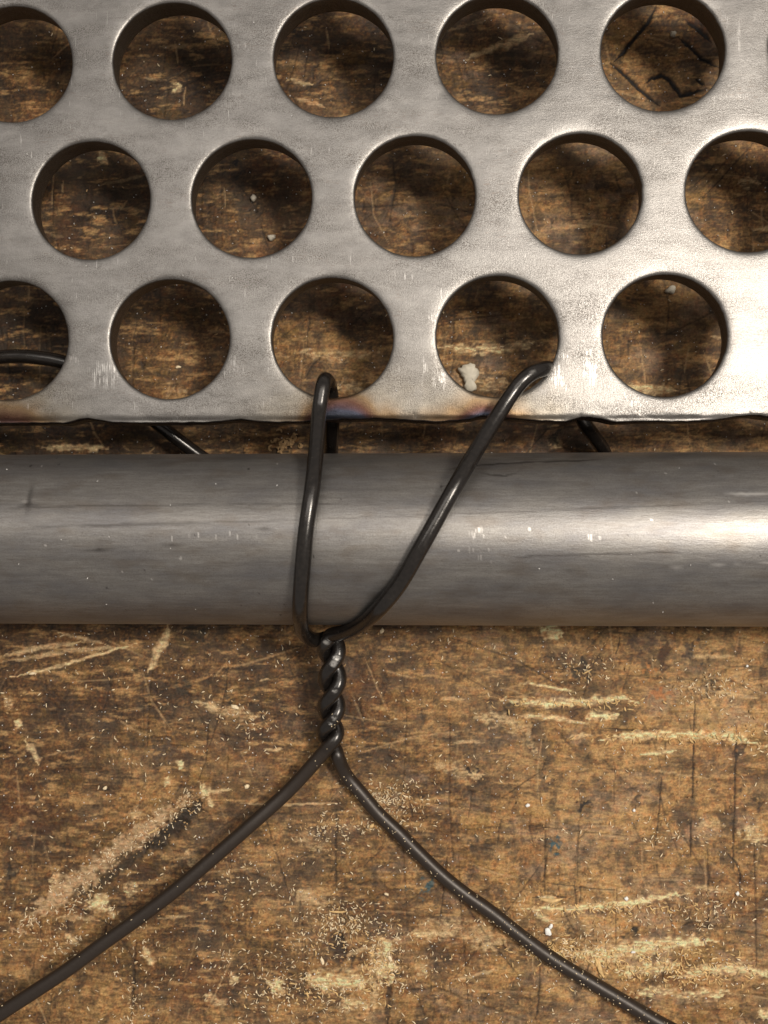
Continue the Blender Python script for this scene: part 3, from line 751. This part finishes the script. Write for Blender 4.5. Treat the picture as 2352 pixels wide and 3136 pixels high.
nk_l = [ni(path_l, 1028, 2012, .04), ni(path_l, 1008, 2024, .035), ni(path_l, 985, 2156, .03), ni(path_l, 1005, 2150, .03), ni(path_l, 1008, 2210, .018), ni(path_l, 1026, 2196, .02)]
sr = link('strand', wire_mesh('strand_over', path_r, WR, nk_r, seed=1, dust=.60), WM, tie); sr['label'] = 'strand from the fourth hole that ends in the lower left tail'
sl = link('strand', wire_mesh('strand_under', path_l, WR, nk_l, seed=2, dust=.60), WM, tie); sl['label'] = 'strand from the third hole that ends in the lower right tail'
# loose wire that runs under plate and tube
path_b = catmull([under(-300, 1230, .20), under(-160, 1150, .24), under(-70, 1108, .28), under(0, 1094, .30), under(60, 1091, .31), under(120, 1096, .32), under(190, 1108, .32), under(270, 1138, .31), under(370, 1200, .29), under(460, 1278, .26), under(530, 1335, .22), under(600, 1388, .16), under(660, 1430, .10), under(740, 1500, .06), under(830, 1590, .05)], .035)
wb = link('bent_wire', wire_mesh('bent_wire', path_b, WR, (), seed=3), WM)
tag(wb, 'dark bent wire passing under the plate, seen in its lower left hole', 'wire')

# ------------------------------------------------------------------ chips, sawdust and filings
def simple_mat(name, col, rough=.6, metal=0., var=.35, scale=30):
    m, nt, bs = new_mat(name)
    vec = coords(nt); a = noise(nt, vec, scale, 3, .6)
    lo = tuple(c * (1 - var) for c in col); hi = tuple(min(1, c * (1 + var)) for c in col)
    nt.links.new(ramp(nt, a, [(.3, lo), (.7, hi)]), bs.inputs['Base Color'])
    bs.inputs['Roughness'].default_value = rough; bs.inputs['Metallic'].default_value = metal
    nt.links.new(bump(nt, a, .4, .02), bs.inputs['Normal'])
    return m
M_SAW = simple_mat('pale_sawdust', (.78, .62, .42), .6)
M_SAW2 = simple_mat('tan_sawdust', (.42, .27, .13), .7)
M_FIL = simple_mat('bright_filings', (.88, .86, .82), .35, .2)
M_WHITE = simple_mat('white_flake', (.80, .80, .78), .5, .0, .15)
M_GREY = simple_mat('grey_putty', (.50, .46, .38), .6, .0, .18, 8)
M_SPL = simple_mat('raw_splinter', (.62, .42, .19), .7, .0, .3, 18)

us, vs, HH, _ = BENCH
_o = at(0, 0)
def bench_z(p):
    u = (p.x - _o.x) / PX; v = -(p.y - _o.y) / PX
    i = int(np.clip(np.searchsorted(us, u), 0, len(us) - 1)); j = len(vs) - 1 - int(np.clip(np.searchsorted(vs[::-1], v), 0, len(vs) - 1))
    return float(HH[j, i])

rnd = random.Random(42)
def shreds(name, spots, mat, label, cat, lmin, lmax, w0):
    """curled slivers: each a bent strip with a raised ridge"""
    co = []; fa = []
    for (p, a) in spots:
        l = rnd.uniform(lmin, lmax) * PX; w = rnd.uniform(.5, 1.2) * w0 * PX; cur = rnd.uniform(-1.4, 1.4); n = 3
        x, y = p.x, p.y; b = len(co); rise = rnd.uniform(0, 5) * PX
        for i in range(n + 1):
            aa = a + cur * i / n; ww = w * (.45 if i in (0, n) else 1)
            z = p.z + w * .3 + rise * math.sin(math.pi * i / n) * .6 + (rise * .5 * i / n)
            nx_, ny_ = -math.sin(aa) * ww * .5, math.cos(aa) * ww * .5
            co += [(x + nx_, y + ny_, z), (x, y, z + w * .35), (x - nx_, y - ny_, z)]
            x += math.cos(aa) * l / n; y += math.sin(aa) * l / n
        for i in range(n):
            k = b + i * 3
            fa += [(k, k + 3, k + 4, k + 1), (k + 1, k + 4, k + 5, k + 2)]
    me = bpy.data.meshes.new(name); me.from_pydata(co, [], fa)
    o = link(name, me, mat); tag(o, label, cat, kind='stuff'); return o
def scatter(n, regions, lift=0):
    out = []
    tot = sum(r[4] for r in regions)
    for _ in range(n):
        t = rnd.uniform(0, tot)
        for (cu, cv, du, dv, w) in regions:
            t -= w
            if t <= 0: break
        if du < 0: u = rnd.uniform(cu, cu - du); v = rnd.uniform(cv, cv + dv)
        else: u = rnd.gauss(cu, du); v = rnd.gauss(cv, dv)
        p = at(u, v); p.z = bench_z(p) + .003
        out.append((p, rnd.uniform(0, 6.28)))
    return out
ALL = (0, 1920, -2400, 1280, 10); BACK = (0, -40, -2400, 1450, 3)
CL = [(1190, 2440, 45, 22, 3), (1220, 2470, 60, 30, 2), (1010, 2540, 40, 30, 1.6), (1170, 2530, 60, 14, 1.4), (1040, 2810, 60, 30, 2.4), (1060, 2850, 70, 50, 2.4), (1180, 2930, 40, 60, 3), (930, 2900, 60, 60, 2),
      (850, 3030, 60, 40, 2.4), (1000, 3040, 110, 40, 2.4), (700, 2960, 60, 60, 1.6), (570, 2455, 26, 20, 1.0), (510, 2500, 34, 24, .9), (440, 2550, 40, 26, .9), (370, 2605, 40, 26, .8), (300, 2660, 50, 30, .8), (230, 2740, 50, 30, 1.6), (120, 2820, 60, 30, 1.4),
      (200, 2910, 40, 30, 1), (1790, 2050, 50, 26, 1.4), (2160, 2110, 70, 30, 1.6), (1760, 2900, 90, 30, 3), (2050, 2960, 120, 40, 3), (2180, 2790, 50, 40, 2.2), (1890, 2790, 90, 30, 2), (1560, 2790, 60, 40, .8),
      (700, 2180, 60, 60, 1), (790, 2240, 30, 40, .8), (2300, 2240, 50, 40, 1.2), (2040, 2560, 50, 30, .9), (400, 2900, 60, 60, 1.2), (410, 3060, 20, 60, 1), (800, 2700, 90, 60, 1.4), (1300, 2960, 90, 60, 1.3)]
shreds('sawdust', scatter(2900, [ALL, ALL, BACK] + CL), M_SAW, 'pale sawdust shreds scattered over the bench top', 'sawdust', 3, 15, 3.0)
shreds('wood_dust', scatter(1500, [ALL, (0, -40, -2400, 1450, 1.5)] + CL), M_SAW2, 'tan wood dust and fibres scattered over the bench top', 'wood dust', 3, 12, 4.2)
shreds('metal_filings', scatter(1900, [ALL, (0, -40, -2400, 1450, 9)]), M_FIL, 'tiny bright metal filings scattered over the bench top', 'filings', 1.5, 5, 3.2)
# raised fibres torn up along the gouges
fib = []
for (cu, cv, du, dv, n) in [(1740, 2150, 140, 8, 60), (2080, 2255, 150, 9, 90), (1860, 2778, 160, 10, 80), (1900, 2920, 150, 16, 130), (2060, 2975, 160, 24, 150), (1150, 2960, 30, 60, 40), (980, 3030, 110, 26, 50), (1680, 2905, 60, 16, 60), (1050, 2860, 60, 50, 20)]:
    for _ in range(n):
        p = at(rnd.gauss(cu, du), rnd.gauss(cv, dv)); p.z = bench_z(p) + .003; fib.append((p, rnd.choice([rnd.gauss(.1, .35), rnd.gauss(-1.2, .5)])))
shreds('torn_fibres', fib, M_SPL, 'torn pale wood fibres standing along the gouges in the bench', 'wood fibres', 7, 20, 4.2)
# specks caught on the right-hand tail and elsewhere on the wire
def on_wire(path, lo, hi, n):
    out = []
    for _ in range(n):
        i = rnd.randint(int(lo * len(path)), int(hi * len(path)) - 2); t = (path[i + 1] - path[i]).normalized(); s = t.cross(Vector((0, 0, 1))).normalized()
        a = rnd.uniform(-1.25, 1.25); d = s * math.sin(a) + Vector((0, 0, 1)) * math.cos(a)
        out.append((path[i] + d * WR * 1.02, rnd.uniform(0, 6.28)))
    return out
shreds('wire_specks', on_wire(path_l, .64, 1, 170) + on_wire(path_l, .5, .62, 10) + on_wire(path_r, .62, 1, 18), M_SAW, 'pale specks of dust clinging to the wire tails', 'dust', 1.5, 6, 2.6)
# specks on tube and plate
sp = []
for _ in range(20):
    p = on_tube(rnd.uniform(0, 2352), rnd.uniform(1410, 1890), -.0); sp.append((p, rnd.uniform(0, 6)))
for _ in range(60):
    c_ = rnd.choice([(c, r) for r in (0, 1, 2) for c in range(0, 4)]); off = 0 if c_[1] % 2 == 0 else -.5
    hx_, hy_ = hole_xy(c_[0] + off, c_[1]); a = rnd.uniform(0, 6.28)
    rr = (.372 * P + rnd.uniform(.03, .3)) if rnd.random() < .35 else None
    if rr: sp.append((Vector((hx_ + math.cos(a) * rr, hy_ + math.sin(a) * rr, ZT + .006)), a))
shreds('metal_specks', sp, M_FIL, 'small bright specks resting on the steel tube and plate', 'specks', 2, 6, 2.2)

# --- larger pieces, each one a thing
def flake(name, outline, z, th, mat, label, cat, tilt=0., seed=0):
    """an irregular chip: outline in photo points on the bench, bulged top, real thickness"""
    r = random.Random(seed); P0 = [at(u, v) for u, v in outline]
    c = sum(P0, Vector()) / len(P0); zb = (bench_z(c) if z is None else z) + .004
    ps = []
    for i, p in enumerate(P0):                       # subdivide the outline with a little unevenness
        q = P0[(i + 1) % len(P0)]; ps.append(p)
        m_ = (p + q) / 2; ps.append(m_ + (m_ - c) * r.uniform(-.05, .13))
    ps = [p - c for p in ps]; n = len(ps)
    bm = bmesh.new(); lay = []
    for f, h in ((.90, 0), (1., .35), (.93, .8), (.6, 1.08)):
        lay.append([bm.verts.new((p.x * f, p.y * f, th * h * (1 + r.uniform(-.12, .12)) + (p.x * tilt))) for p in ps])
    for a, b in zip(lay[:-1], lay[1:]):
        for i in range(n): bm.faces.new((a[i], a[(i + 1) % n], b[(i + 1) % n], b[i]))
    top = bm.verts.new((0, 0, th * 1.05)); bot = bm.verts.new((0, 0, 0))
    for i in range(n):
        bm.faces.new((lay[-1][i], lay[-1][(i + 1) % n], top)); bm.faces.new((lay[0][(i + 1) % n], lay[0][i], bot))
    me = bpy.data.meshes.new(name); bm.to_mesh(me); bm.free()
    for p in me.polygons: p.use_smooth = len(outline) > 6
    o = link(name, me, mat); o.location = (c.x, c.y, zb)
    tag(o, label, cat); return o
flake('putty_crumb', [(1400, 1133), (1412, 1128), (1425, 1118), (1440, 1112), (1452, 1116), (1455, 1128), (1466, 1138), (1466, 1152), (1458, 1164), (1452, 1172), (1459, 1184), (1458, 1196), (1446, 1202), (1430, 1200), (1421, 1190), (1424, 1176), (1418, 1160), (1410, 1146)], None, .07, M_GREY,
      'pale grey putty crumb on the bench, in the hole the right wire leg enters', 'putty crumb', seed=2)
def rough_blob(u, v, w, h, n=9, seed=0, ang=0.):
    r = random.Random(seed); out = []
    for i in range(n):
        a = 2 * math.pi * i / n; k = r.uniform(.7, 1.2); x = math.cos(a) * w * k; y = math.sin(a) * h * k
        out.append((u + x * math.cos(ang) - y * math.sin(ang), v - (x * math.sin(ang) + y * math.cos(ang))))
    return out[::-1]
for i, (nm, u, v, w, h, ang, mat, lab, cat) in enumerate([
    ('metal_flake', 1678, 2853, 9, 13, .3, M_WHITE, 'shiny white flake right of the wire tail, lowest of a close pair', 'flake'),
    ('metal_flake', 1686, 2835, 6, 9, -.2, M_WHITE, 'small shiny white flake just above a larger one beside the right wire tail', 'flake'),
    ('white_flake', 1917, 2750, 8, 7, 0, M_WHITE, 'white flake at the upper edge of a long pale gouge at the lower right', 'flake'),
    ('white_flake', 2257, 2735, 7, 6, .8, M_WHITE, 'white flake at the foot of a dark crack near the right edge of the bench', 'flake'),
    ('white_flake', 1938, 2914, 8, 4, 0, M_WHITE, 'narrow white flake lying in the broad pale gouge at the lower right', 'flake'),
    ('white_flake', 1616, 2465, 7, 6, .2, M_WHITE, 'round white flake on plain brown wood between wire tail and dark knot', 'flake'),
    ('white_flake', 1940, 2480, 5, 5, .2, M_WHITE, 'small round white flake below the long horizontal gouges on the right', 'flake'),
    ('white_flake', 2286, 2039, 5, 4, .2, M_WHITE, 'small white flake on the bench under the right end of the tube', 'flake'),
    ('wood_chip', 1183, 2738, 9, 4, -.3, M_SAW, 'pale wood chip left of the blue paint spot', 'wood chip'),
    ('wood_chip', 1139, 2528, 11, 5, .5, M_SPL, 'yellowish wood chip touching the left side of the right wire tail', 'wood chip'),
    ('wood_chip', 987, 2940, 5, 13, .25, M_SAW, 'upright pale wood chip in the dark patch at the lower centre', 'wood chip'),
    ('wood_chip', 1195, 2934, 6, 11, .6, M_SAW, 'cream wood chip on the rough pale patch at the lower centre', 'wood chip'),
    ('wood_chip', 720, 2165, 13, 7, -.5, M_SAW, 'cream wood chip on the bench left of the twisted wire', 'wood chip'),
    ('wood_chip', 322, 2413, 8, 6, .4, M_SAW, 'small cream wood chip above the long dark groove', 'wood chip'),
    ('wood_chip', 101, 2062, 10, 5, .1, M_SAW, 'small cream wood chip near the left edge just below the tube', 'wood chip'),
    ('wood_chip', 756, 2408, 8, 6, .4, M_SAW, 'small pale wood chip between the groove and the left wire tail', 'wood chip'),
    ('wood_chip', 1170, 1932, 9, 6, .7, M_SAW, 'pale wood chip on the bench right below the wire loop', 'wood chip'),
    ('crumb', 832, 730, 13, 10, .5, M_GREY, 'pale crumb on the bench seen low in the second hole of the middle row', 'crumb'),
    ('crumb', 777, 610, 9, 11, .3, M_GREY, 'tiny pale crumb near the middle of the second hole of the middle row', 'crumb'),
    ('crumb', 2060, 108, 10, 9, .3, M_GREY, 'pale crumb among black cracks seen in the top right hole', 'crumb'),
    ('crumb', 2053, 890, 17, 12, .3, M_GREY, 'dull grey crumb at the top of the rightmost hole of the lowest row', 'crumb'),
    ('crumb', 547, 1125, 9, 5, .1, M_SAW, 'pale chip seen low in the second hole of the lowest row', 'crumb')]):
    flake(nm, rough_blob(u, v, w, h, 9, i + 5, ang), None, .022 if mat is not M_GREY else .05, mat, lab, cat, seed=i)
# torn splinters, slim wedges with split ends
def splinter(pts, w, label, seed):
    r = random.Random(seed); path = catmull([at(u, v) + Vector((0, 0, bench_z(at(u, v)) + z)) for u, v, z in pts], .03)
    co = []; fa = []; n = len(path)
    for i, p in enumerate(path):
        t = (path[min(i + 1, n - 1)] - path[max(i - 1, 0)]).normalized(); s = t.cross(Vector((0, 0, 1))).normalized()
        f = math.sin(math.pi * (.12 + .80 * i / (n - 1))) * w * PX * r.uniform(.82, 1.1)
        for a, h in ((-.5, 0), (-.3, .35), (.05, .45), (.35, .3), (.5, 0)):
            q = p + s * f * a; co.append((q.x, q.y, q.z + h * f * .6 + .004))
    for i in range(n - 1):
        for k in range(5):
            k1 = (k + 1) % 5; fa.append((i * 5 + k, i * 5 + k1, (i + 1) * 5 + k1, (i + 1) * 5 + k))
    me = bpy.data.meshes.new('splinter'); me.from_pydata(co, [], fa)
    o = link('splinter', me, M_SPL); tag(o, label, 'splinter'); return o
splinter([(1822, 2930, .0), (1832, 2950, .02), (1838, 2972, .03), (1848, 2990, .02)], 14, 'broad pale splinter pointing down, right beside the lower right wire tail', 1)
splinter([(1785, 2064, .01), (1798, 2056, .03), (1812, 2048, .04)], 5, 'thin pale splinter lying across a dark spot below the tube', 2)
splinter([(1655, 2752, .0), (1690, 2755, .03), (1722, 2750, .02)], 13, 'pale splinter lifting beside a black crack near the start of a long gouge', 3)
splinter([(485, 2535, .01), (470, 2545, .03), (452, 2552, .03)], 6, 'small pale splinter lying in the long dark groove', 4)
splinter([(1010, 2790, .01), (1040, 2792, .02), (1062, 2790, .02)], 6, 'thin pale splinter lying level on the bench between the two wire tails', 5)
# coiled shavings seen between plate and tube
def curl(u, v, r0, turns, seed):
    r = random.Random(seed); path = []
    c = at(u, v); zb = bench_z(c)
    for i in range(int(turns * 12) + 1):
        a = i / 12 * 2 * math.pi + seed; rr = r0 * PX * (.75 + .25 * math.sin(a * .7 + seed))
        path.append(Vector((c.x + math.cos(a) * rr, c.y + math.sin(a) * rr, zb + .03 + .02 * i / 12 + .012 * math.sin(a * 1.3))))
    co = []; fa = []
    for i, p in enumerate(path):
        t = (path[min(i + 1, len(path) - 1)] - path[max(i - 1, 0)]).normalized(); s = t.cross(Vector((0, 0, 1))).normalized()
        for a, b in ((-.5, -.5), (.5, -.5), (.5, .5), (-.5, .5)):
            w_ = 6 * math.sin(math.pi * (.15 + .7 * i / max(1, len(path) - 1))); q = p + s * a * w_ * PX; co.append((q.x, q.y, q.z + b * w_ * PX - .02 + seed * .004))
    for i in range(len(path) - 1):
        for k in range(4):
            k1 = (k + 1) % 4; fa.append((i * 4 + k, i * 4 + k1, (i + 1) * 4 + k1, (i + 1) * 4 + k))
    return co, fa
CO = []; FA = []
_c = random.Random(4)
for i in range(34):
    u = _c.gauss(872, 22); v = _c.gauss(1354, 16)
    c, f = curl(u, v, _c.uniform(5, 13), _c.uniform(.25, .75), _c.uniform(0, 6)); b = len(CO); CO += c; FA += [tuple(x + b for x in y) for y in f]
me = bpy.data.meshes.new('wood_shavings'); me.from_pydata(CO, [], FA)
tag(link('wood_shavings', me, M_SAW2), 'cluster of tiny curled shavings in the gap between plate and tube', 'shavings', kind='stuff')
